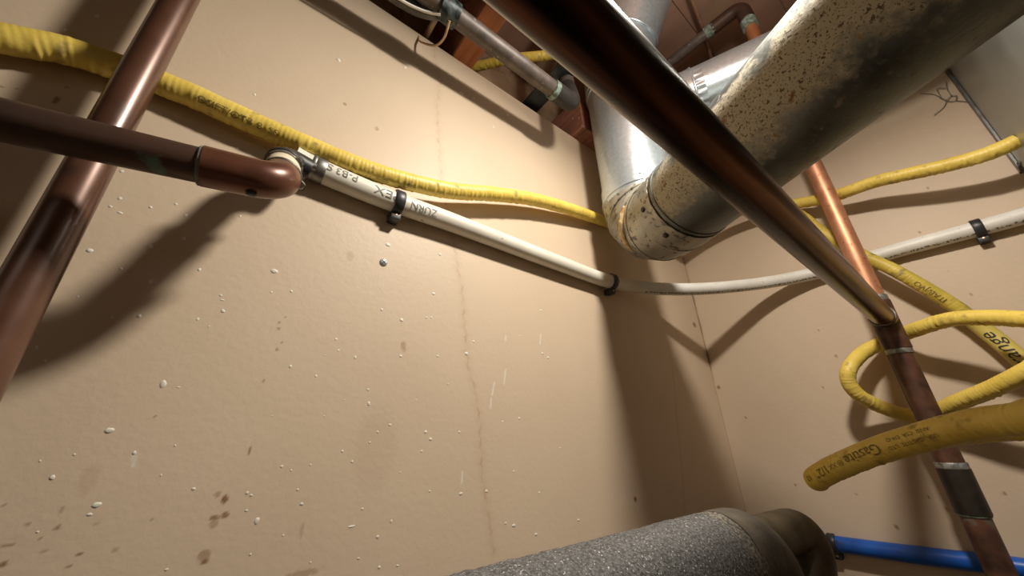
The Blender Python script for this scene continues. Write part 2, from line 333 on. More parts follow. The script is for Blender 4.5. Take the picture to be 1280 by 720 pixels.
# ------------------------------------------------------------------ the setting
YA = 0.36; XB = 0.869; TOP = 0.587; SUB = 0.822
PAINT=[(-0.0345,0.0430,0.0017,0.0029),(-0.0527,0.0124,0.0022,0.0018),(-0.0693,-0.0136,0.0013,0.0014),(-0.0462,-0.0306,0.0021,0.0016),(-0.0478,-0.0355,0.0014,0.0009),(-0.0663,-0.0416,0.0006,0.0006),(0.0405,-0.0515,0.0015,0.0024),(0.0685,-0.0442,0.0014,0.0011),(0.0307,-0.0324,0.0010,0.0011),(0.0335,-0.0343,0.0010,0.0008),(0.0326,-0.0439,0.0010,0.0008),(0.0497,-0.0161,0.0010,0.0010),(0.0569,-0.0195,0.0007,0.0007),(0.0702,-0.0164,0.0008,0.0008),(0.0639,-0.0337,0.0009,0.0009),(0.1165,-0.0537,0.0010,0.0009),(0.1320,-0.0765,0.0014,0.0012),(0.1089,-0.0654,0.0033,0.0009),(0.1358,-0.0987,0.0014,0.0011),(0.1177,-0.0891,0.0010,0.0008),(0.0408,-0.0721,0.0008,0.0008),(0.0595,-0.0636,0.0007,0.0007),(0.0417,0.0620,0.0012,0.0014),(0.0628,0.0552,0.0010,0.0011),(0.0743,0.0903,0.0011,0.0012),(0.0779,0.0800,0.0010,0.0011),(0.0938,0.0747,0.0011,0.0012),(0.1117,0.0324,0.0015,0.0015),(0.1094,0.0455,0.0011,0.0011),(0.1227,0.0076,0.0011,0.0011),(0.1164,-0.0012,0.0009,0.0009),(0.0938,-0.0074,0.0010,0.0010),(0.1030,-0.0162,0.0010,0.0010),(-0.0273,0.0930,0.0009,0.0013),(-0.0140,0.1028,0.0010,0.0014),(-0.0194,0.0884,0.0006,0.0008),(-0.0928,0.0543,0.0008,0.0010),(-0.0989,0.0623,0.0008,0.0010),(-0.0722,0.0866,0.0008,0.0012),(-0.0594,0.0900,0.0012,0.0015),(-0.0373,-0.0018,0.0010,0.0013),(-0.0012,-0.0265,0.0011,0.0010),(-0.0206,-0.0164,0.0006,0.0008),(-0.0179,0.0018,0.0006,0.0008),(-0.0640,-0.0013,0.0006,0.0007),(-0.0769,-0.0041,0.0005,0.0007),(0.0671,0.0743,0.0007,0.0007),(0.1343,0.0137,0.0010,0.0009),(0.1430,-0.0663,0.0011,0.0009),(0.1520,-0.1008,0.0011,0.0009),(0.0815,-0.0847,0.0007,0.0007),(-0.0038,-0.0719,0.0010,0.0007),(0.1362,0.1197,0.0020,0.0020),(0.1137,0.1274,0.0015,0.0015),(0.1647,0.1274,0.0012,0.0012),(0.1706,0.1284,0.0013,0.0012),(0.1720,0.1584,0.0021,0.0018),(0.1777,0.2125,0.0020,0.0020),(0.2182,0.0918,0.0028,0.0019),(0.2282,0.1076,0.0017,0.0015),(0.1809,0.0851,0.0015,0.0013),(0.1387,0.0808,0.0017,0.0013),(0.0937,0.0755,0.0011,0.0012),(0.1116,0.0331,0.0015,0.0015),(0.1714,0.0065,0.0018,0.0015),(0.1772,-0.0004,0.0018,0.0015),(0.1683,-0.0111,0.0013,0.0011),(0.1336,0.0138,0.0012,0.0011),(0.2107,0.0056,0.0015,0.0012),(0.1790,-0.0470,0.0013,0.0010),(0.2141,-0.0529,0.0024,0.0014),(0.2457,-0.0541,0.0021,0.0015),(0.2813,-0.0907,0.0028,0.0015),(0.2705,-0.0869,0.0016,0.0011),(0.3214,-0.0637,0.0019,0.0012),(0.3131,-0.1039,0.0021,0.0013),(0.3845,-0.1003,0.0022,0.0013),(0.1321,-0.0771,0.0011,0.0009),(0.1430,-0.0669,0.0011,0.0009),(0.3422,0.1049,0.0023,0.0017),(0.3449,0.1695,0.0021,0.0016),(0.2693,0.0158,0.0015,0.0011),(0.2953,0.0194,0.0019,0.0014),(0.2838,-0.0379,0.0015,0.0010),(0.3525,0.1003,0.0024,0.0017),(0.0140,0.1457,0.0028,0.0023),(0.1126,0.2052,0.0028,0.0025),(0.0302,0.1297,0.0013,0.0012),(-0.0961,0.1329,0.0017,0.0016),(-0.0678,0.1453,0.0017,0.0020),(-0.0778,0.1233,0.0010,0.0009),(-0.0917,0.0982,0.0007,0.0009),(-0.0605,0.1172,0.0015,0.0019),(-0.0359,0.1339,0.0012,0.0014),(-0.0516,0.1579,0.0014,0.0018),(-0.0134,0.1022,0.0013,0.0014),(-0.0160,0.1115,0.0015,0.0007),(-0.0179,0.1153,0.0010,0.0010),(0.0154,0.1256,0.0009,0.0011),(-0.0259,0.0412,0.0011,0.0006),(-0.0991,0.2027,0.0011,0.0014),(-0.0936,0.1792,0.0011,0.0014),(-0.0963,0.1706,0.0010,0.0010),(-0.0903,0.1673,0.0015,0.0010),(-0.0763,0.1782,0.0011,0.0011),(-0.0632,0.1868,0.0010,0.0011),(-0.0553,0.1789,0.0012,0.0015),(-0.1520,0.3421,0.0013,0.0017),(-0.1617,0.3144,0.0009,0.0016),(0.0259,0.4415,0.0028,0.0027),(0.1077,0.4972,0.0029,0.0024),(0.1762,0.5399,0.0036,0.0027),(0.2019,0.5158,0.0037,0.0027),(0.2248,0.5199,0.0029,0.0028),(0.2957,0.5317,0.0045,0.0030),(0.2649,0.4813,0.0030,0.0027),(-0.0211,0.1915,0.0009,0.0012),(-0.0390,0.3325,0.0015,0.0015),(-0.0378,0.2617,0.0010,0.0014),(0.0891,0.0354,0.0007,0.0007),(0.1588,0.0373,0.0009,0.0008),(0.1951,0.0554,0.0010,0.0009),(0.1476,-0.0279,0.0008,0.0007),(0.0360,0.0215,0.0006,0.0006),(0.0746,0.0216,0.0006,0.0007),(0.3025,0.1248,0.0014,0.0011),(0.3622,-0.0171,0.0015,0.0010)]
STAIN=[(0.0265,0.0992,0.0012,0.0014,0.70),(0.0303,0.1050,0.0009,0.0011,0.60),(0.0269,0.0934,0.0011,0.0013,0.70),(0.0315,0.0818,0.0012,0.0014,0.70),(0.0292,0.0752,0.0013,0.0016,0.70),(0.0246,0.0488,0.0010,0.0012,0.60),(0.0262,-0.0034,0.0011,0.0032,0.80),(0.0131,-0.0315,0.0023,0.0021,0.45),(0.0180,-0.0351,0.0019,0.0037,0.90),(0.0202,-0.0452,0.0028,0.0023,0.75),(0.0145,-0.0459,0.0032,0.0015,0.75),(0.0150,-0.0498,0.0028,0.0035,0.40),(0.0139,-0.0676,0.0040,0.0038,0.50),(0.0152,-0.0714,0.0036,0.0010,0.90),(-0.0314,-0.0567,0.0018,0.0018,0.35),(-0.0461,-0.0560,0.0012,0.0011,0.80),(-0.0484,-0.0610,0.0013,0.0011,0.70),(-0.0590,-0.0408,0.0016,0.0017,0.60),(-0.0714,-0.0374,0.0012,0.0011,0.60),(-0.0642,-0.0454,0.0013,0.0008,0.60),(-0.0603,-0.0313,0.0013,0.0022,0.40),(-0.0755,-0.0465,0.0030,0.0012,0.60),(-0.0740,-0.0555,0.0018,0.0016,0.80),(-0.0828,-0.0265,0.0007,0.0009,0.60),(-0.0331,0.0213,0.0008,0.0008,0.70),(0.0716,-0.0624,0.0011,0.0071,0.30),(0.0770,-0.0908,0.0136,0.0026,0.40),(-0.1460,0.2467,0.0012,0.0051,0.70),(-0.1451,0.2612,0.0013,0.0011,0.70),(-0.1704,0.2425,0.0011,0.0014,0.70),(-0.1646,0.2454,0.0009,0.0010,0.60),(0.0753,0.1797,0.0040,0.0073,0.20),(0.1404,0.0921,0.0035,0.0051,0.40),(0.0424,0.3769,0.0020,0.0025,0.60),(0.0825,0.3623,0.0028,0.0038,0.40),(0.5088,-0.0921,0.0039,0.0041,0.90),(0.8397,0.2257,0.0085,0.0070,0.80),(0.1416,0.0879,0.0026,0.0034,0.30),(-0.0186,-0.0426,0.0008,0.0007,0.50),(-0.0435,-0.0411,0.0011,0.0014,0.35),(-0.0607,-0.0522,0.0016,0.0008,0.40),(-0.0540,-0.0163,0.0049,0.0104,0.12),(0.1228,-0.0062,0.0222,0.0409,0.08)]
STAINB=[(-0.0420,0.1752,0.0015,0.0025,.8),(-0.0328,0.2181,0.0012,0.0020,.8),(0.1491,0.1649,0.0018,0.0023,.8),(0.1383,0.1139,0.0022,0.0029,.8),(0.1449,-0.1521,0.0028,0.0035,.8),(0.0828,-0.1209,0.0024,0.0033,.8),(0.0966,-0.1068,0.0017,0.0023,.8),(0.0220,-0.0964,0.0017,0.0026,.8),(0.1802,-0.1106,0.0016,0.0019,.8),(0.2631,-0.1020,0.0025,0.0028,.8),(0.1724,0.0624,0.0015,0.0019,.8),(0.3536,0.0838,0.0042,0.0043,.8),(0.3655,-0.0973,0.0031,0.0031,.8),(0.3154,0.0178,0.0023,0.0024,.8),(-0.0277,0.2934,0.0018,0.0028,.8),(-0.0604,0.3637,0.0018,0.0029,.8)]
STREAK=[(0.1465,0.5944),(0.1548,0.5443),(0.1636,0.5062),(0.1605,0.4611),(0.1680,0.3875),(0.1728,0.3397),(0.1866,0.2730),(0.2004,0.2171),(0.2033,0.2006),(0.2111,0.1691),(0.2141,0.1328),(0.2180,0.1033),(0.2207,0.0750),(0.2286,0.0572),(0.2364,0.0220),(0.2386,-0.0114),(0.2406,-0.0430),(0.2476,-0.0735),(0.2542,-0.1096)]
STREAK2=[(0.6998,0.1676),(0.6904,0.0820),(0.6709,0.0133),(0.6584,-0.0561),(0.6387,-0.1255)]
WSTREAK=[(0.2762,0.0775),(0.2731,0.0596),(0.2585,0.0607),(0.2547,0.0455),(0.2534,0.0418),(0.2521,0.0309),(0.2778,0.1214),(0.2775,0.1149),(0.3416,0.1325),(0.3388,0.1182),(0.2155,-0.0333),(0.2148,-0.0436),(-0.0368,-0.0037),(-0.0356,-0.0095)]
WEB=[(-0.1089,0.5386),(-0.1215,0.5240),(-0.1256,0.5083),(-0.1303,0.4979),(-0.1362,0.4941),(-0.1393,0.5005),(-0.1357,0.5059),(-0.1288,0.5013),(-0.1221,0.4925),(-0.1088,0.4861)]
WEB2=[(-0.1362,0.4941),(-0.1436,0.4850),(-0.1485,0.4767)]
WEB3=[(-0.1398,0.5367),(-0.1363,0.5208),(-0.1353,0.5045)]
WEB4=[(-0.1256,0.5083),(-0.1278,0.5314),(-0.1347,0.5243)]
def ell(U, W, items):
    f = np.zeros_like(U)
    for (cx, cz, a, b, k) in items:
        d = np.sqrt(((U - cx) / a) ** 2 + ((W - cz) / b) ** 2)
        w_ = np.sin(U * 1900 + cz * 300) * np.cos(W * 1700 + cx * 500) * 0.16 + np.sin(U * 760 + W * 900) * 0.14
        w_ = w_ * min(1.0, (a * 0.5 / 0.004) ** 1.5)
        f = np.maximum(f, k * np.clip((1.0 - d + w_) * 3.5, 0, 1))
    return f
def polyd(U, W, pts, amp=0.0):
    best = np.full(U.shape, 9.0)
    wob = amp * (np.sin(W * 420) + 0.6 * np.sin(W * 1130 + 1) + 0.5 * np.sin(W * 190 + 2))
    for (x0, z0), (x1, z1) in zip(pts, pts[1:]):
        dx, dz = x1 - x0, z1 - z0; t = np.clip(((U - x0) * dx + (W - z0) * dz) / (dx * dx + dz * dz), 0, 1)
        best = np.minimum(best, np.hypot(U + wob - x0 - t * dx, W - z0 - t * dz))
    return best
def wall_mesh(name, lo, hi, step, place, far, thick):
    """painted wall: a fine grid in the part that can be seen close up, big quads around it"""
    us = np.unique(np.round(np.concatenate([np.array(far[0]), np.arange(lo[0], hi[0], step), [hi[0]]]), 5))
    ws = np.unique(np.round(np.concatenate([np.array(far[1]), np.arange(lo[1], hi[1], step), [hi[1]]]), 5))
    U, W = np.meshgrid(us, ws); nu, nw = len(us), len(ws)
    co = place(U.ravel(), W.ravel()); idx = np.arange(nu * nw).reshape(nw, nu)
    q = np.stack([idx[:-1, :-1], idx[:-1, 1:], idx[1:, 1:], idx[1:, :-1]], -1).reshape(-1, 4)
    me = bpy.data.meshes.new(name); me.vertices.add(len(co)); me.vertices.foreach_set('co', co.ravel())
    me.loops.add(q.size); me.loops.foreach_set('vertex_index', q.ravel()); me.polygons.add(len(q))
    me.polygons.foreach_set('loop_start', np.arange(0, q.size, 4)); me.polygons.foreach_set('loop_total', np.full(len(q), 4)); me.update(calc_edges=True)
    return me, U.ravel(), W.ravel()
def attr(me, nm, val):
    a = me.attributes.new(nm, 'FLOAT', 'POINT'); a.data.foreach_set('value', val.astype(np.float32))

# left wall (plane y = YA), built as a panel with a top edge
me, U, W = wall_mesh('wall_left', (-0.26, -0.28), (0.869, TOP), 0.00135, lambda u, w_: np.stack([u, np.full_like(u, YA), w_], -1), ([-2.5, -1.0, XB], [-1.85, -0.8, TOP]), 0.013)
# near the corner a bead of filler makes the line uneven
attr(me, 'stain', ell(U, W, STAIN))
st = np.clip(1 - polyd(U, W, STREAK, 0.0009) / 0.0026, 0, 1) * (0.36 + 0.25 * np.sin(W * 300) * np.sin(W * 77)) * np.where(W > 0.43, 0.8, 1.0)
st = np.maximum(st, np.clip(1 - polyd(U, W, STREAK, 0.0016) / 0.0085, 0, 1) * 0.13)
st = np.maximum(st, np.clip(1 - polyd(U, W, STREAK2, 0.001) / 0.004, 0, 1) * 0.3)
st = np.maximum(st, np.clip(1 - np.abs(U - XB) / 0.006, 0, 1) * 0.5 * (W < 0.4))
attr(me, 'streak', st)
ws = np.zeros_like(U)
for i in (0, 2, 4, 6, 8, 10, 12):
    ws = np.maximum(ws, np.clip(1.3 - polyd(U, W, WSTREAK[i:i + 2]) / 0.0011, 0, 1) * 0.65)
attr(me, 'white', ws)
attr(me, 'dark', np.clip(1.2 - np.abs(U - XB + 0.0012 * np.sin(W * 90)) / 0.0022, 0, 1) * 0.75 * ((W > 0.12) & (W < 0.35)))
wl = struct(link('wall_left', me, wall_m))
bm = bx((-2.5, YA + 0.0005, -1.85), (XB + 0.02, YA + 0.013, TOP)); fin('wall_backing', bm, rim_m, wl, smooth=False)
# splatter of white paint: raised drops on the left wall
bm = bmesh.new()
for (x, z, a, b) in PAINT:
    rings = []; S = 9; ph = random.random() * 6
    for fr, h in ((1, 0), (0.8, 0.55), (0.4, 0.9)):
        rings.append([bm.verts.new((x + a * fr * math.cos(t) * (1 + 0.14 * math.sin(2 * t + ph)), YA - min(0.0011, 0.32 * min(a, b)) * h - 0.0001, z + b * fr * math.sin(t) * (1 + 0.14 * math.sin(3 * t + ph)))) for t in [2 * math.pi * k / S for k in range(S)]])
    for A, B in zip(rings, rings[1:]):
        for k in range(S): bm.faces.new((A[k], A[(k + 1) % S], B[(k + 1) % S], B[k]))
    bm.faces.new(rings[-1])
o = fin('paint_splatter', bm, paint_m, wl, angle=80); o['kind'] = 'stuff'
s = screw('drywall_screw', (0.110, YA - 0.0002, 0.182), (0, -1, 0), 0.0046, wl)

# right wall (plane x = XB)
me, U, W = wall_mesh('wall_right', (-0.30, -0.26), (YA, 0.56), 0.0022, lambda u, w_: np.stack([np.full_like(u, XB), u, w_], -1), ([-2.2, -1.0, YA], [-1.85, -0.8, TOP]), 0.013)
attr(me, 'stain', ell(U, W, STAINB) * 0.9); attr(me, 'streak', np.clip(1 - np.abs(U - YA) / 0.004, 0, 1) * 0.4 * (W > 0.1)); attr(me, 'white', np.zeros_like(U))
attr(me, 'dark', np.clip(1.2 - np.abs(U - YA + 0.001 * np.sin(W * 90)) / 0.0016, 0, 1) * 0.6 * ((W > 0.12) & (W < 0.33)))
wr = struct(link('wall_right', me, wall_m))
bm = bx((XB + 0.0005, -2.2, -1.85), (XB + 0.013, YA + 0.013, TOP)); fin('wall_backing', bm, rim_m, wr, smooth=False)
struct(fin('wall_back', bx((-2.5, -2.213, -1.85), (XB + 0.013, -2.2, TOP)), wall_m, smooth=False))
struct(fin('wall_side', bx((-2.513, -2.2, -1.85), (-2.5, YA + 0.013, TOP)), wall_m, smooth=False))
struct(fin('floor', bx((-2.6, -2.3, -1.90), (XB + 0.1, YA + 0.1, -1.85)), concrete_m, smooth=False))
ceil = thing('ceiling', '', '', (0, 0, SUB)); del ceil['label']; del ceil['category']; struct(ceil)
# subfloor boards (run along x), joists along y, rim boards above the walls
k = 0; y = -2.25
while y < 0.48:
    fin('plank', bx((-2.6, y + 0.0004, SUB + 0.0015 * (k % 3)), (XB + 0.12, y + 0.1396, SUB + 0.02), bevel=0.0015), subfloor_m, ceil, smooth=False); y += 0.14; k += 1
for x in (0.202, -0.204, -0.61, -1.016, -1.422, -1.828, -2.234):
    j = fin('joist', bx((x - 0.019, -2.2, TOP), (x + 0.019, 0.45, SUB - 0.0002), bevel=0.002), joist_m, ceil, smooth=False)
    bmf = bx((x - 0.0198, -2.19, TOP + 0.004), (x - 0.0191, 0.449, SUB - 0.001)); fin('joist_face', bmf, joist_speck, j, smooth=False)
fin('rim_board', bx((-2.6, 0.45, TOP - 0.0), (XB + 0.12, 0.488, SUB)), rim_m, ceil, smooth=False)
fin('rim_board', bx((XB + 0.08, -2.2, TOP - 0.0), (XB + 0.118, 0.45, SUB)), rim_m, ceil, smooth=False)
fin('top_plate', bx((-2.6, YA + 0.0135, TOP - 0.04), (XB + 0.013, 0.45, TOP - 0.002)), rim_m, ceil, smooth=False)
fin('top_plate', bx((XB + 0.0135, -2.2, TOP - 0.04), (XB + 0.08, 0.45, TOP - 0.002)), rim_m, ceil, smooth=False)
fin('blocking', bx((0.472, 0.327, TOP), (0.60, 0.449, TOP + 0.09), bevel=0.002), joist_speck, ceil, smooth=False)
fin('rim_board', bx((-2.6, -2.24, TOP), (XB + 0.08, -2.2, SUB)), rim_m, ceil, smooth=False)
fin('rim_board', bx((-2.6, -2.2, TOP), (-2.5, 0.45, SUB)), rim_m, ceil, smooth=False)

# ------------------------------------------------------------------ copper pipes on the left
o = fin('copper_pipe', tube([(-0.1017, 0.318, z) for z in np.linspace(-1.85, 0.75, 40)], 0.0111), copper_brown)
tag(o, 'vertical brown copper pipe at the left, standing between the wall and the dark horizontal pipe', 'pipe')
A0 = V((-0.90, 0.300, 0.098)); A1 = V((-0.1184, 0.275, 0.1655)); A2 = V((0.0005, 0.268, 0.1772)); AD = (A2 - A1).normalized(); E1 = V((0.000, 0.315, 0.2340))
LD = (E1 - A2).normalized()
t = thing('copper_pipe', 'dark horizontal copper pipe crossing the left vertical pipe and ending in a reddish elbow', 'pipe', (-0.1, 0.272, 0.155))
fin('pipe_tube', tube([A1 - AD * 0.75, A1 - AD * 0.3, A1, A2 - AD * 0.03], 0.0117), copper_dull, t)
ep = fillet([A2 - AD * 0.043, A2, A2 + LD * 0.0190], 0.0165, 12)
fin('elbow_fitting', tube(ep, 0.0136), copper_elbow, t)
fin('solder_ring', tube([A2 - AD * 0.0455, A2 - AD * 0.0445, A2 - AD * 0.0425, A2 - AD * 0.0420], lambda s: 0.0131 if 0.0005 < s < 0.0032 else 0.0120, wob=lambda p, d, s: 0.0004 * noise.noise(d * 3)), M('grey_green_joint', [(0.4, (0.10, 0.075, 0.06)), (0.62, (0.24, 0.25, 0.22))], 120, rough=0.6), t)
screw('drip_nub', A2 - AD * 0.014 + V((0, -0.001, -0.0142)), (0.0, 0.15, -1), 0.0036, t, black, phil=False)
t = thing('pex_stub', 'short cream plastic stub rising from the copper elbow beside the yellow hose', 'pipe', tuple(A2 + LD * 0.03))
fin('stub_tube', tube([A2 + LD * 0.016, A2 + LD * 0.056], 0.0128), cream_stub, t)
def clamp(c, ax, r, parent, ear_dir, nut=False):
    b = fin('clamp_band', ringband(c, ax, r, 0.0032, 0.0011), steel, parent)
    ax = V(ax).normalized(); e = V(ear_dir); e = (e - ax * e.dot(ax)).normalized(); s2 = ax.cross(e)
    pts = [V(c) + e * r + s2 * (-0.0042), V(c) + e * (r + 0.0036) + s2 * (-0.0026), V(c) + e * (r + 0.0046), V(c) + e * (r + 0.0036) + s2 * 0.0026, V(c) + e * r + s2 * 0.0042]
    bm = bmesh.new()
    for i in range(-3, 4): pass
    prev = None
    for p in spline(pts, 0.0008):
        q = [bm.verts.new(p + ax * u) for u in (-0.0026, 0.0026)]; dn = (p - V(c)).normalized() * 0.0007
        q += [bm.verts.new(p + ax * u - dn) for u in (0.0026, -0.0026)]
        if prev:
            for k in range(4): bm.faces.new((prev[k], prev[(k + 1) % 4], q[(k + 1) % 4], q[k]))
        prev = q
    fin('clamp_ear', bm, steel, b)
clamp(A2 + LD * 0.0225, LD, 0.0130, t, (1, -0.35, -0.75))
clamp(A2 + LD * 0.0465, LD, 0.0130, t, (1, -0.9, 0.5))
EC = V((0.0005, 0.345, 0.2660))
EL = A2 + LD * 0.052
t = thing('plastic_elbow', 'black plastic elbow joining the cream stub to the white tubing', 'pipe fitting', tuple(EL))
fin('elbow_body', tube(fillet([EL, EL + LD * 0.034, EL + LD * 0.034 + V((0.020, 0.004, -0.002))], 0.012, 8), 0.0104), black, t)
fin('flange', ringband(EL + LD * 0.004, LD, 0.011, 0.004, 0.0034), black, t)

# ------------------------------------------------------------------ white tubing
px = [(0.006, 0.345, 0.2625), (0.0162, 0.3465, 0.2612), (0.063, 0.347, 0.2575), (0.117, 0.347, 0.2552), (0.1802, 0.347, 0.2556), (0.2557, 0.347, 0.2544), (0.3643, 0.347, 0.2519), (0.500, 0.3455, 0.2500), (0.5795, 0.332, 0.2515), (0.6616, 0.295, 0.2530), (0.740, 0.250, 0.2590), (0.815, 0.192, 0.2670), (0.850, 0.130, 0.2695), (0.856, 0.0713, 0.2692), (0.856, -0.0022, 0.2695), (0.856, -0.0836, 0.2676), (0.856, -0.1378, 0.2673), (0.856, -0.40, 0.2673)]
PX = spline(px, 0.006)
t = thing('pex_pipe', 'white plastic pipe clipped along both walls and bending round the corner', 'pipe', (0.4, 0.34, 0.24))
half = next(i for i, p in enumerate(PX) if p.x > 0.57)
fin('pipe_tube', tube(PX[:half + 1], 0.0122), pex_white, t)
bm = bmesh.new(); rg = random.Random(5)
for i_ in range(half + 2, len(PX) - 2):
    for q_ in range(5):
        if rg.random() < 0.8:
            p_ = PX[i_].lerp(PX[i_ + 1], rg.random()); t_ = (PX[i_ + 1] - PX[i_]).normalized(); n_ = V((-0.75 if t_.y < -0.5 else -0.5, -0.35 if t_.y > -0.5 else -0.1, -1.0)); n_ += V((rg.uniform(-.18, .18), rg.uniform(-.1, .1), 0)); n_ = (n_ - t_ * n_.dot(t_)).normalized()
            dome(p_ + n_ * 0.0119, n_, rg.uniform(0.0005, 0.0017), 0.0006, bm, 7)
o = fin('grime', bm, pex_grime, t); o['kind'] = 'stuff'
o = fin('dusty_pipe_tube', tube(PX[half:], 0.0121), pex_dusty, t); o['label'] = 'dusty length of the white pipe'
REF = (0, -1, 0.10)
text_on(PX, 0.026, 'SD', 0.012, REF, -1, 0.0122, t, ink_grey, xs=1.3)
text_on(PX, 0.049, 'P-B3', 0.012, REF, -1, 0.0122, t, ink_grey, xs=1.0)
text_on(PX, 0.093, 'PEX', 0.013, REF, -1, 0.0122, t, ink_grey, xs=1.35, voff=0.002)
text_on(PX, 0.137, 'ZURN', 0.0125, REF, -1, 0.0122, t, ink_grey, xs=1.0, voff=0.0045)
clamp(PX[3], (PX[4] - PX[3]), 0.0124, t, (0.1, -1, -0.6))
fin('sleeve', ringband(PX[4], (PX[4] - PX[3]), 0.0123, 0.011, 0.0008), steel, t)
def pipe_clip(p, t_, wn, label, pipe_r=0.0123, grp=None, tail=True, dn=(0, 0, -1)):
    """half-clip: strap round the tube, foot nailed to the wall below it; wn = direction from wall into the room"""
    p = V(p); ax = V(t_).normalized(); wn = V(wn); up = wn.cross(ax).normalized()
    if up.z < 0: up = -up
    g = thing('pipe_clip', label, 'clip', tuple(p), grp or 'black pipe clips on the walls')
    bm = ringband(p, ax, pipe_r, 0.0105, 0.0028, 22, a0=-0.50 * math.pi, a1=0.95 * math.pi if up.dot(ax.cross(wn)) > 0 else 0.5 * math.pi, ref=wn)
    fin('strap', bm, black, g)
    base = p - wn * (pipe_r * 0.2) - up * (pipe_r + 0.0050)
    fin('foot', obox(base - wn * 0.003, ax, up, wn, (0.0115, 0.0105, 0.0160), bevel=0.001), black, g)
    screw('nail', base + wn * 0.0045, wn, 0.0022, g, M('copper_nail', [(0.4, (0.6, 0.35, 0.25)), (0.6, (0.7, 0.45, 0.35))], 50, metal=0.7, rough=0.4), phil=False)
    return g
def nearest(pts, v, ax_):
    i = min(range(1, len(pts) - 1), key=lambda k: abs(pts[k][ax_[0]] - ax_[1])); return pts[i], pts[i + 1] - pts[i - 1]
p, d = nearest(PX, None, (0, 0.115)); pipe_clip(p, d, (0, -1, 0), 'black clip over the printed part of the white pipe, with a copper nail')
p, d = nearest(PX, None, (0, 0.510)); pipe_clip(p, d, (0, -1, 0), 'black clip on the white pipe just left of the wall corner, under the silver duct')
i = min(range(half, len(PX)), key=lambda k: abs(PX[k].y + 0.0836)); pipe_clip(PX[i], PX[i + 1] - PX[i - 1], (-1, 0, 0), 'black clip on the white pipe on the right-hand wall, above the coiled hose', 0.0121)
BL = [(0.857, 0.340, -0.1855), (0.857, 0.2763, -0.1850), (0.857, 0.2323, -0.1850), (0.857, 0.1729, -0.1842), (0.857, 0.0901, -0.1820), (0.857, 0.0356, -0.1800), (0.857, -0.3, -0.178)]
BLP = spline(BL, 0.01)
tag(fin('pex_pipe', tube(BLP, 0.0117), pex_blue), 'blue plastic pipe low on the right-hand wall', 'pipe')
i = min(range(1, len(BLP) - 1), key=lambda k: abs(BLP[k].y - 0.230)); pipe_clip(BLP[i], BLP[i + 1] - BLP[i - 1], (-1, 0, 0), 'black clip on the blue pipe, beside the copper elbow', 0.0119)

# ------------------------------------------------------------------ yellow corrugated gas hoses
def hose(pts, r, step=0.00085, rib=0.0040, amp=0.00008, wr=0.0004):
    P = spline(pts, step)
    def wob(p, d, s):
        cr = amp * math.sin(2 * math.pi * s / rib)
        q = noise.noise(V((p.x * 60 + d.x * 1.3, p.y * 60 + d.y * 1.3, p.z * 60 + d.z * 1.3)))
        low = max(0.0, 0.15 - d.z)                                   # the jacket puckers on the side it hangs from
        wrk = low * noise.noise(V((s * 260, d.x * 2.0, 3.1))) * 2.6 + max(0.0, noise.noise(V((s * 30, 1.0, 7.7))) - 0.34) * 3.0 * math.sin(2 * math.pi * s / 0.007)
        return cr + wr * q + wr * wrk
    return P, tube(P, r, 24, wob=wob)
h1 = [(-0.60, 0.345, 0.245), (-0.30, 0.345, 0.255), (-0.1948, 0.345, 0.2676), (-0.1759, 0.345, 0.2713), (-0.1576, 0.346, 0.2800), (-0.143, 0.347, 0.2855), (-0.1154, 0.3475, 0.2893), (-0.0983, 0.3475, 0.2896), (-0.0717, 0.347, 0.289), (-0.0418, 0.346, 0.2860), (-0.0089, 0.345, 0.2835), (0.0269, 0.342, 0.2800), (0.0666, 0.34, 0.2785), (0.1107, 0.337, 0.2808), (0.1722, 0.335, 0.2923), (0.2492, 0.336, 0.3211), (0.3303, 0.338, 0.3476), (0.4324, 0.342, 0.3697), (0.5634, 0.3475, 0.392), (0.68, 0.335, 0.415), (0.76, 0.28, 0.438), (0.805, 0.22, 0.444), (0.835, 0.1541, 0.4330), (0.838, 0.099, 0.4145), (0.828, 0.0505, 0.3962), (0.815, -0.0048, 0.3860), (0.81, -0.0324, 0.3775), (0.805, -0.0736, 0.3641), (0.802, -0.1109, 0.3553), (0.8, -0.1361, 0.3543), (0.8, -0.1478, 0.3560)]
P, bm = hose(h1, 0.0104)
t = thing('gas_hose', 'yellow corrugated gas hose running along both walls above the white pipe', 'hose', (0.2, 0.33, 0.25))
fin('hose_jacket', bm, yellow, t)
def s_at(P, axis, val):
    s = 0
    for a, b in zip(P, P[1:]):
        if (a[axis] - val) * (b[axis] - val) <= 0: return s
        s += (b - a).length
    return s
RH = (0, -1, -0.85)
text_on(P, s_at(P, 0, -0.050), 'DSIFT/OTB', 0.0085, RH, 1, 0.0106, t, ink_soft)
text_on(P, s_at(P, 0, -0.018), 'B  3S', 0.0085, RH, 1, 0.0106, t, ink_soft)
bh = [(0.15, 0.445, 0.635), (0.2254, 0.4083, 0.64), (0.2394, 0.39, 0.64), (0.2883, 0.3345, 0.643), (0.3423, 0.2868, 0.645), (0.385, 0.262, 0.665), (0.405, 0.25, 0.72), (0.408, 0.248, 0.83)]
P, bm = hose(bh, 0.0085, step=0.0015)
tag(fin('gas_hose', bm, yellow_b), 'short visible length of yellow hose up between the ceiling joists', 'hose')
dg = [(0.838, 0.150, 0.470), (0.838, 0.135, 0.445), (0.84, 0.118, 0.4118), (0.84, 0.1013, 0.3819), (0.839, 0.0802, 0.3289), (0.832, 0.045, 0.2680), (0.828, 0.015, 0.2220), (0.840, -0.019, 0.1603), (0.848, -0.0355, 0.1182), (0.845, -0.0476, 0.0825), (0.84, -0.0579, 0.0482), (0.84, -0.085, -0.03), (0.84, -0.12, -0.15)]
P, bm = hose(dg, 0.0098)
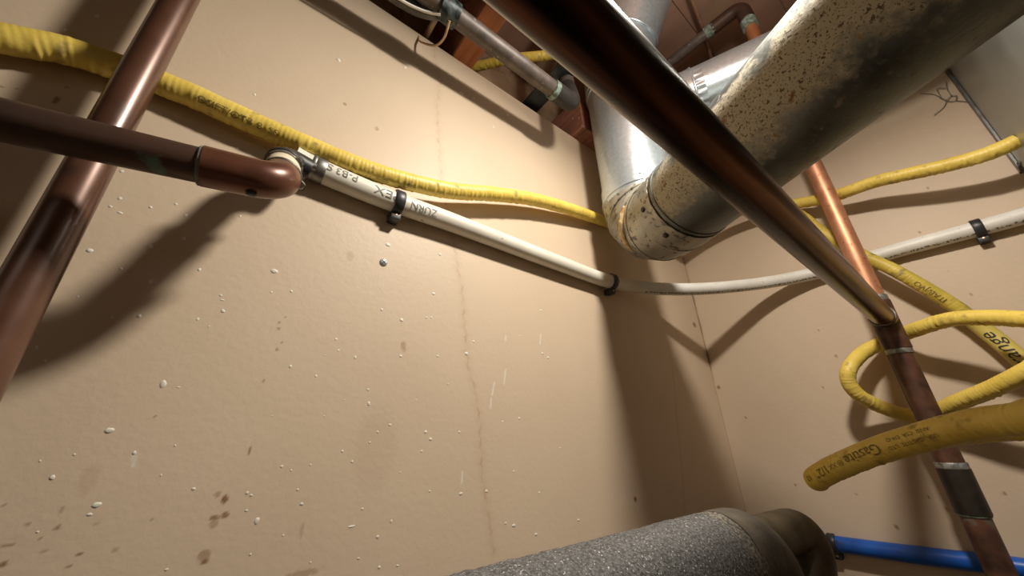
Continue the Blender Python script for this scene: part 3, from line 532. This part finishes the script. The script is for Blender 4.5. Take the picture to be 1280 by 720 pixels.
t = thing('gas_hose', 'yellow hose slanting down the right-hand wall behind the coil, with a handwritten tag', 'hose', (0.84, -0.02, 0.05))
fin('hose_jacket', bm, yellow_b, t)
text_on(P, s_at(P, 2, 0.185), 'ITAB/JVO', 0.0095, (-1, 0.1, -0.15), -1, 0.0101, t, ink_soft, xs=1.1)
s0, s1 = s_at(P, 2, 0.132), s_at(P, 2, 0.052)
s = 0; seg = []
for a, b in zip(P, P[1:]):
    s += (b - a).length
    if s0 <= s <= s1: seg.append(a)
tp = fin('label_tape', tube(seg[::3], 0.0107, 28), tape_m, t)
text_on(P, (s0 + s1) / 2 + 0.006, 'range', 0.021, (-1, 0.25, -0.25), -1, 0.0109, tp, ink, name='handwriting', shear=0.25, jit=0.0007, xs=1.15)
lp = [(0.70, -0.20, 0.07), (0.72, -0.14, 0.088), (0.74, -0.0875, 0.0984), (0.76, -0.0649, 0.1108), (0.775, -0.0437, 0.1213), (0.79, -0.0114, 0.1304), (0.81, 0.0221, 0.1289), (0.842, 0.0615, 0.1232), (0.825, 0.0947, 0.108), (0.8, 0.1164, 0.0831), (0.8, 0.1242, 0.061), (0.81, 0.1188, 0.0395), (0.83, 0.1031, 0.0226), (0.8465, 0.078, 0.0079), (0.8400, 0.0519, 0.0085), (0.815, 0.0191, 0.0222), (0.79, -0.0134, 0.0347), (0.77, -0.0468, 0.0508), (0.76, -0.0776, 0.0675), (0.70, -0.20, 0.11)]
P, bm = hose(lp, 0.0104)
tag(fin('gas_hose', bm, yellow), 'yellow hose looped round behind the right copper riser, the farther loop of the coil', 'hose')
fr = [(0.30, -0.20, -0.005), (0.36, -0.11, 0.002), (0.42, -0.0298, 0.0016), (0.435, -0.014, -0.0013), (0.45, 0.0082, -0.0041), (0.465, 0.0365, -0.0116), (0.48, 0.0712, -0.0233), (0.495, 0.1071, -0.0386), (0.509, 0.1297, -0.0500), (0.527, 0.1372, -0.0545), (0.553, 0.1271, -0.0470), (0.59, 0.0894, -0.0320), (0.61, 0.0465, -0.0190), (0.61, 0.0105, -0.0125), (0.60, -0.0300, -0.0105), (0.54, -0.17, -0.01)]
P, bm = hose(fr, 0.0108, amp=0.00008, wr=0.0003)
t = thing('gas_hose', 'yellow hose bend in front of the right copper riser, the nearest and thickest looking', 'hose', (0.48, 0.05, -0.05))
fin('hose_jacket', bm, yellow, t)
RF = (-1, 0.1, 0.12)
text_on(P, s_at(P, 1, 0.080), 'Gastite', 0.0125, RF, 1, 0.0110, t, ink_soft, xs=0.95)
text_on(P, s_at(P, 1, 0.0995), '®', 0.007, RF, 1, 0.0110, t, ink_soft)
text_on(P, s_at(P, 1, 0.1065), 'XX', 0.006, RF, 1, 0.0110, t, ink_soft)
text_on(P, s_at(P, 1, 0.1175), '1/2"', 0.0100, RF, 1, 0.0110, t, ink_soft)
text_on(P, s_at(P, 1, 0.1300), '12', 0.007, RF, 1, 0.0110, t, ink_soft)
text_on(P, s_at(P, 1, 0.043), 'USA  GASTITE  LTD', 0.0042, RF, 1, 0.0110, t, ink_soft, voff=0.003, xs=1.1)
text_on(P, s_at(P, 1, 0.043), 'ANSI  CSA  D4-Q', 0.0042, RF, 1, 0.0110, t, ink_soft, voff=-0.003, xs=1.1)

# ------------------------------------------------------------------ near horizontal copper pipe and riser
CX, CY, CZ = 0.80, 0.0537, 0.1475
t = thing('copper_pipe', 'thick dark copper pipe overhead crossing diagonally in front of the silver ducts', 'pipe', (0.2, 0.053, 0.14))
fin('pipe_tube', tube([(x, 0.0530, 0.1545 - 0.004 * (x / 0.8)) for x in np.linspace(-1.6, 0.783, 30)], 0.0143, 48), copper_near, t)
fin('solder_ring', ringband((0.7745, CY - 0.001, 0.1505), (1, 0, 0), 0.0140, 0.003, 0.0012), solder, t)
t = thing('copper_riser', 'vertical copper riser at the right, bright orange above the tee and dark below', 'pipe', (CX, CY, -1.85))
o = fin('upper_tube', tube([(CX, CY, 0.17), (CX, CY, 0.4), (CX, CY, 0.72)], 0.0133), copper_bright, t); o['label'] = 'clean orange upper tube'
bm = tube([(CX, CY, 0.1020), (CX, CY, 0.1035), (CX, CY, 0.176), (CX, CY, 0.178)], lambda s: 0.0163, 32)
tube([(CX, CY, 0.1505), (CX - 0.026, CY - 0.001, 0.1505)], 0.0162, 32, bm)
fin('tee_fitting', bm, copper_low, t)
fin('solder_ring', ringband((CX, CY, 0.181), (0, 0, 1), 0.0134, 0.013, 0.0022), solder, t)
fin('solder_ring', ringband((CX, CY, 0.0985), (0, 0, 1), 0.0141, 0.009, 0.0013), solder, t)
fin('lower_tube', tube([(CX, CY, z) for z in (0.13, 0.0, -0.06, -0.3, -1.85)], 0.0140, 32), copper_low, t)
fin('coupling', tube([(CX, CY, z) for z in (-0.0615, -0.063, -0.113, -0.1145)], lambda s: 0.0164, 32), M('darkened_copper_coupling', [(0.3, (0.025, 0.022, 0.018)), (0.7, (0.06, 0.05, 0.04))], 40, metal=0.5, rough=0.45), t)
fin('solder_ring', ringband((CX, CY, -0.0586), (0, 0, 1), 0.0141, 0.009, 0.0018), solder, t)
fin('solder_ring', ringband((CX, CY, -0.1158), (0, 0, 1), 0.0141, 0.002, 0.0013), patina, t)
o = fin('patina_streak', ringband((CX, CY, 0.060), (0, 0, 1), 0.01435, 0.095, 0.00025, 6, a0=math.radians(168), a1=math.radians(190), ref=(0, -1, 0)), patina, t)

# ------------------------------------------------------------------ ducts
DX, DY, DZ, DR = 0.514, 0.262, 0.306, 0.0630
DD = V((0.443, 0.896, 0.006)).normalized()
JP = V((DX, DY, DZ))
BR = 0.068
path_end = JP - DD * (BR + 0.024)
t = thing('vertical_duct', 'shiny vertical silver duct rising past the wall top, behind the thick copper pipe', 'duct', (DX, DY, 0.37))
fin('duct_tube', tube([(DX, DY, z) for z in (DZ + 0.060, 0.45, 0.60, 0.70)], DR - 0.0012, 64), galv_clean, t)
# stub of the upper elbow, turning into the joist bay
up = fillet([(DX, DY, 0.640), (DX, DY, 0.700), (DX, DY - 0.095, 0.840)], 0.090, 4)
for k in range(len(up) - 1):
    a, b = up[k], up[k + 1]
fin('upper_elbow', tube(up[:1] + up[1:6], DR + 0.0008, 64), galv_clean, t, angle=12)
fin('upper_branch', tube([up[5], up[-1]], DR - 0.001, 64), galv_clean, t)
ud_ = (up[-1] - up[5]).normalized()
for k_ in (0.022, 0.030, 0.050): fin('seam_bead', ringband(V(up[5]) + ud_ * k_, ud_, DR - 0.001, 0.004, 0.0040, 64), galv_clean, t)
screw('sheet_screw', V(up[5]) + V((DR * 0.93, -0.016, 0.0)), (1, -0.3, 0), 0.0036, t, steel)
fin('seam_bead', ringband((DX, DY, 0.652), (0, 0, 1), DR, 0.004, 0.0022, 64), galv_clean, t)
fin('seam_bead', ringband(V(up[5]), up[-1] - up[5], DR, 0.004, 0.0022, 64), galv_clean, t)
for a in (215, 262): screw('sheet_screw', (DX + DR * math.cos(math.radians(a)), DY + DR * math.sin(math.radians(a)), DZ + 0.083), (math.cos(math.radians(a)), math.sin(math.radians(a)), 0), 0.0036, t, steel)
# gored elbow between the vertical duct and the horizontal one
t = thing('duct_elbow', 'dusty mottled silver elbow below the vertical duct, with a rusty sealant streak', 'duct', (DX, DY, DZ - DR))
ax_v = V((0, 0, 1)); cen = JP + V((0, 0, 1)) * BR - DD * BR    # centre of the bend
def gore_ring(theta): # theta 0 at the vertical end, 90 deg at the horizontal end
    r_ = BR / math.cos(math.radians(15)) if theta not in (0, 90) else BR
    u = DD * math.cos(math.radians(theta)) - ax_v * math.sin(math.radians(theta)); return u
def section(k0, k1, rr, bead=False):
    bm = bmesh.new(); rings = []
    side = DD.cross(ax_v).normalized()
    for th, ff in ((k0, 0), (k1, 1)):
        u = gore_ring(th); tangent = DD * (-math.sin(math.radians(th))) - ax_v * math.cos(math.radians(th))
        ring = []
        mid = (k0 + k1) / 2; um = gore_ring(mid); tm = -DD * math.sin(math.radians(mid)) - ax_v * math.cos(math.radians(mid))
        bm_r = BR / 1.0
        for k in range(64):
            a = 2 * math.pi * k / 64; lat = side * math.sin(a) * rr; q = um * math.cos(a) * rr
            base = cen + um * bm_r + q; dd = math.radians(th - mid); dist = (BR + math.cos(a) * rr) * math.tan(dd)
            ring.append(bm.verts.new(base + tm * dist + lat))
        rings.append(ring)
    for k in range(64): bm.faces.new((rings[0][k], rings[0][(k + 1) % 64], rings[1][(k + 1) % 64], rings[1][k]))
    return bm
for k, (a, b, rr) in enumerate(((0, 25, DR + 0.0014), (25, 50, DR + 0.0004), (50, 70, DR + 0.0012), (70, 90, DR + 0.0004))):
    o = fin('gore', section(a, b, rr), galv_elbow, t, angle=60)
for th in (25, 50):
    u = gore_ring(th); tg = -DD * math.sin(math.radians(th)) - ax_v * math.cos(math.radians(th)); s_ = DD.cross(ax_v).normalized()
    c0 = cen + u * BR; pts = [c0 + (u * math.cos(q) * 1.005 + s_ * math.sin(q)) * (DR + 0.001) for q in [2 * math.pi * k / 64 for k in range(65)]]
    fin('seam_bead', tube(pts, 0.0017, 8, caps=False), galv_elbow, t)
fin('collar', tube([(DX, DY, DZ + BR + z) for z in (-0.006, 0.0, 0.028, 0.030)], lambda s: DR + 0.0014, 64), galv_clean, t)
fin('seam_bead', ringband((DX, DY, DZ + BR + 0.004), (0, 0, 1), DR + 0.001, 0.003, 0.002, 64), galv_clean, t)
fin('end_collar', tube([JP - DD * (BR - 0.001), path_end - DD * 0.012, path_end - DD * 0.013], lambda s: DR + 0.0016, 64, wob=lambda p, d, s: 0.0004 * math.sin(40 * math.atan2(d.z, d.x))), galv_elbow, t)
# sealant running down the side facing the camera, along the second seam
u = gore_ring(60); s_ = DD.cross(ax_v).normalized()
sp = []
c0 = cen + u * BR
rnd = random.Random(3)
for q in np.linspace(math.radians(-38), math.radians(-106), 26):
    sp.append(c0 + (u * math.cos(q) + s_ * math.sin(q)) * (DR + 0.0016))
o = fin('sealant_streak', tube(sp, lambda s: 0.0026 + 0.0030 * math.sin(min(1, s / 0.07) * math.pi), 10, wob=lambda p, d, s: 0.0012 * noise.noise(p * 180)), caulk, t); o['label'] = 'rust-stained bead of sealant'
# horizontal duct towards the camera side
t = thing('horizontal_duct', 'large horizontal silver duct, cream dust and rust speckles on its side, nearest of the ducts', 'duct', tuple(path_end - V((0, 0, DR))))
def jag(p, d, s): return 0.0
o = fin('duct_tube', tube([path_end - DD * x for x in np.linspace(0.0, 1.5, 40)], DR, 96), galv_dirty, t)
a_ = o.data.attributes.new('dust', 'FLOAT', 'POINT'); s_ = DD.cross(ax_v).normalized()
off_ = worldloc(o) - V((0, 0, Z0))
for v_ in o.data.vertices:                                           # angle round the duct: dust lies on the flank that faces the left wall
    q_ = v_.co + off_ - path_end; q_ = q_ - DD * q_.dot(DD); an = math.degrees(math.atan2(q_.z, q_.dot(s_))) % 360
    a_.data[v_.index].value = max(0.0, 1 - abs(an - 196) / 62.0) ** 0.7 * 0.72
fin('seam_gap', tube([path_end - DD * 0.0132, path_end - DD * 0.0146], DR + 0.0010, 72, wob=lambda p, d, s: 0.0009 * noise.noise(d * 14)), dark_hole, t)
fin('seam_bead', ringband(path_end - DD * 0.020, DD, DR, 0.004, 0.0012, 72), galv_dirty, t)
def on_duct(dist, ang, rr):
    s_ = DD.cross(ax_v).normalized(); n = s_ * math.cos(ang) + ax_v * math.sin(ang); return path_end - DD * dist + n * rr, n
for dist, ang in ((0.0, math.radians(192)), (0.0, math.radians(236))):
    p, n = on_duct(dist + 0.0, ang, DR + 0.0022); screw('sheet_screw', p + DD * 0.004, n, 0.0042, t, dark_hole, phil=False)
# upper branch duct to the plenum
HD = V((0.356, -0.934, 0.0)).normalized(); H0 = V((0.569, 0.262, 0.600)); HR = 0.055
t = thing('branch_duct', 'bright silver branch duct between the speckled duct and the ceiling, with a crimped collar', 'duct', tuple(H0 + HD * 0.08 - V((0, 0, HR))))
fin('duct_tube', tube([H0 + HD * x for x in (0.130, 0.2, 0.3, 0.438)], HR, 64), galv_clean, t)
hs = HD.cross(ax_v).normalized()
fin('crimped_end', tube([H0 + HD * x for x in (0.105, 0.123, 0.135)], lambda s: HR - 0.0025 + 0.0025 * min(1, s / 0.03), 96,
    wob=lambda p, d, s: 0.0028 * math.sin(26 * math.atan2(d.z, d.dot(hs))) * max(0, 1 - s / 0.03)), galv_clean, t)
fin('collar', tube([H0 + HD * x for x in (0.040, 0.111, 0.112)], HR + 0.0015, 64), galv_clean, t)
fin('seam_bead', ringband(H0 + HD * 0.113, HD, HR, 0.004, 0.003, 64), galv_clean, t)
for a in (100, 150, 60):
    n = hs * math.cos(math.radians(a)) + ax_v * math.sin(math.radians(a)); screw('sheet_screw', H0 + HD * 0.10 + n * (HR + 0.0015), n, 0.0032, t, steel)
# plenum box
BXY = -0.148
t = thing('plenum', 'flat grey sheet-metal plenum box at the top right against the wall', 'duct', (0.68, -0.4, 0.335))
bm = bmesh.new(); bx((0.47, -0.75, 0.335), (XB - 0.004, BXY, SUB - 0.06), bm, bevel=0.0008); fin('box_body', bm, galv_box, t, smooth=False)
fin('corner_flange', bx((XB - 0.012, BXY - 0.0, 0.334), (XB - 0.0015, BXY + 0.0035, SUB - 0.06), bevel=0.0006), M('dark_sheet_edge', [(0.4, (0.10, 0.10, 0.10)), (0.6, (0.16, 0.16, 0.155))], 40, metal=0.7, rough=0.4), t, smooth=False)
screw('sheet_screw', (0.852, BXY + 0.001, 0.345), (0, 1, 0), 0.0035, t, steel)

# ------------------------------------------------------------------ overhead pipes and cables
t = thing('copper_pipe', 'thin greyish weathered pipe just under the joists, parallel to the wall top', 'pipe', (0.1, 0.2766, 0.52))
fin('pipe_tube', tube([(x, 0.2766, 0.5355) for x in np.linspace(-1.6, 0.350, 20)], 0.0132), pipe_grey, t)
fin('elbow_fitting', tube(fillet([(0.335, 0.2766, 0.5345), (0.378, 0.2766, 0.5345), (0.378, 0.285, 0.585)], 0.020, 8), 0.0158), M('dark_fitting', [(0.3, (0.018, 0.016, 0.014)), (0.7, (0.045, 0.038, 0.033))], 40, metal=0.1, rough=0.6), t)
fin('riser_tube', tube([(0.378, 0.284, 0.58), (0.378, 0.284, SUB)], 0.0140), pipe_grey, t)
fin('corrosion_ring', tube([(0.326, 0.2766, 0.5345), (0.329, 0.2766, 0.5345), (0.340, 0.2766, 0.5345), (0.342, 0.2766, 0.5345)], 0.0153, wob=lambda p, d, s: 0.001 * noise.noise(d * 4 + p * 90)), patina, t)
fin('coupling', tube([(0.118, 0.2766, 0.5345), (0.120, 0.2766, 0.5345), (0.142, 0.2766, 0.5345), (0.144, 0.2766, 0.5345)], 0.0165, wob=lambda p, d, s: 0.0012 * noise.noise(d * 3 + p * 60)),
    M('blackened_solder_joint', [(0.45, (0.015, 0.018, 0.018)), (0.66, (0.12, 0.15, 0.15))], 90, metal=0.3, rough=0.4), t)
tag(fin('grey_cable', tube(spline([(-0.35, 0.300, 0.5300), (0.02, 0.300, 0.5290), (0.08, 0.298, 0.5280), (0.105, 0.293, 0.5290), (0.121, 0.285, 0.531)], 0.004), 0.0085), grey_cable_m), 'dark grey cable strapped under the thin pipe by the wall top', 'cable')
tag(fin('white_cable', tube(spline([(-0.35, 0.292, 0.517), (0.02, 0.2925, 0.5170), (0.07, 0.2925, 0.5170), (0.100, 0.288, 0.5185), (0.121, 0.278, 0.5180)], 0.003), 0.0018), white_cable_m), 'thin white cable curving under the grey cable near the wall top', 'cable')
tag(fin('twine', tube(spline([(0.134, 0.277, 0.518), (0.138, 0.300, 0.5150), (0.136, 0.325, 0.528), (0.124, 0.350, 0.556), (0.1235, 0.3585, 0.575), (0.1235, 0.364, 0.590)], 0.002), 0.0016), twine_m), 'loop of tan twine hanging from the thin pipe to the wall top', 'twine')
tag(fin('tan_cable', tube([(0.137, 0.44, 0.602), (0.137, 0.30, 0.601), (0.139, 0.1, 0.602), (0.14, -0.5, 0.602)], 0.0042), cable_m), 'pale cable running along the joist bay beside the orange joist', 'cable')
tag(fin('black_strap', bx((0.342, 0.255, 0.600), (0.379, 0.449, 0.604), bevel=0.0008), black_strip_m, smooth=False), 'flat black strap crossing above the thin pipe between the joists', 'strap')
t = thing('copper_pipe', 'brown pipe between the joists turning down at a green-stained copper joint, top right', 'pipe', (0.65, 0.1, 0.77))
fin('pipe_tube', tube([(0.648, 0.44, 0.782), (0.6535, 0.085, 0.782)], 0.0111), pipe_grey, t)
fin('elbow_fitting', tube(fillet([(0.6533, 0.098, 0.782), (0.656, 0.044, 0.782), (0.662, 0.043, 0.745)], 0.018, 8), 0.0130), copper_dull, t)
fin('corrosion_ring', tube([(0.6533, 0.112, 0.782), (0.6533, 0.110, 0.782), (0.6533, 0.096, 0.782), (0.6533, 0.094, 0.782)], 0.0128, wob=lambda p, d, s: 0.0012 * noise.noise(d * 4 + p * 90)), patina, t)
fin('drop_tube', tube([(0.661, 0.043, 0.755), (0.665, 0.045, 0.662)], 0.0111), M('orange_copper', [(0.3, (0.45, 0.19, 0.08)), (0.7, (0.58, 0.27, 0.13))], 30, metal=0.6, rough=0.45), t)
fin('corrosion_ring', tube([(0.6618, 0.0433, 0.742), (0.6619, 0.0433, 0.740), (0.6622, 0.0435, 0.722), (0.6623, 0.0435, 0.720)], 0.0132, wob=lambda p, d, s: 0.0012 * noise.noise(d * 4 + p * 90)), patina, t)
tag(fin('brown_cable', tube(spline([(0.50, 0.075, 0.808), (0.56, 0.0964, 0.806), (0.6607, 0.115, 0.8035), (0.7464, 0.1362, 0.803), (0.86, 0.17, 0.803)], 0.01), 0.0038), cable_brown), 'thin brown cable stapled under the floorboards above the ducts', 'cable')

# ------------------------------------------------------------------ insulated pipe at the bottom
FD = V((0.9954, -0.0955, 0.0)).normalized(); FR = 0.0275
FC = V((0.335, 0.1372, -0.0815))
t = thing('insulated_pipe', 'fat grey foam-insulated pipe at the bottom of the frame, ending in a rounded dark end', 'pipe', tuple(FC - FD * 0.2 - V((0, 0, FR))))
fwob = lambda p, d, s: 0.0007 * noise.noise(p * 420 + d * 2)
fin('foam_sleeve', tube([FC - FD * x for x in np.linspace(0.55, 0.058, 330)], FR, 90, wob=fwob), foam, t)
fin('dusty_edge', tube([FC - FD * x for x in np.linspace(0.060, 0.046, 14)], FR, 90, wob=fwob), foam_dust, t)
ebend = fillet([FC - FD * 0.048, FC - FD * 0.004, FC - FD * 0.004 + V((0, 0.004, -0.16))], 0.029, 14)
fin('rubber_elbow', tube(resample(ebend, 0.003), FR + 0.0002, 64, wob=lambda p, d, s: 0.0006 * noise.noise(p * 90 + d)), rubber, t)
t = thing('copper_elbow', 'dark copper elbow with green top poking out behind the insulated pipe end', 'pipe fitting', (0.43, 0.118, -0.09))
e2 = fillet([(0.325, 0.139, -0.079), (0.370, 0.131, -0.078), (0.403, 0.1215, -0.0775), (0.335, 0.1290, -0.190)], 0.0125, 10)
fin('elbow_fitting', tube(e2, 0.0152, 32), M('dark_olive_copper', [(0.35, (0.045, 0.038, 0.022)), (0.6, (0.12, 0.09, 0.055))], 50, metal=0.4, rough=0.55,
    spots=[((0.10, 0.14, 0.09), 60, 0.62, 0.12, 0.0, 0.8)]), t)
fin('pipe_tube', tube([(0.350, 0.1275, -0.165), (0.22, 0.145, -0.45)], 0.0143, 32), copper_elbow, t)

# cobweb on the right-hand wall by the plenum
bm = bmesh.new()
for L_ in (WEB, WEB2, WEB3, WEB4):
    for off in (0.0, 0.0011):
        tube(spline([(XB - 0.0012 - off * 1.2 - 0.0006 * (k % 2), y + off * math.sin(k * 2.1), z + off) for k, (y, z) in enumerate(L_)], 0.003), 0.00035 if off else 0.0005, 5, bm)
o = fin('cobweb', bm, web_m); tag(o, 'wispy grey cobweb on the right-hand wall beside the plenum edge', 'cobweb')
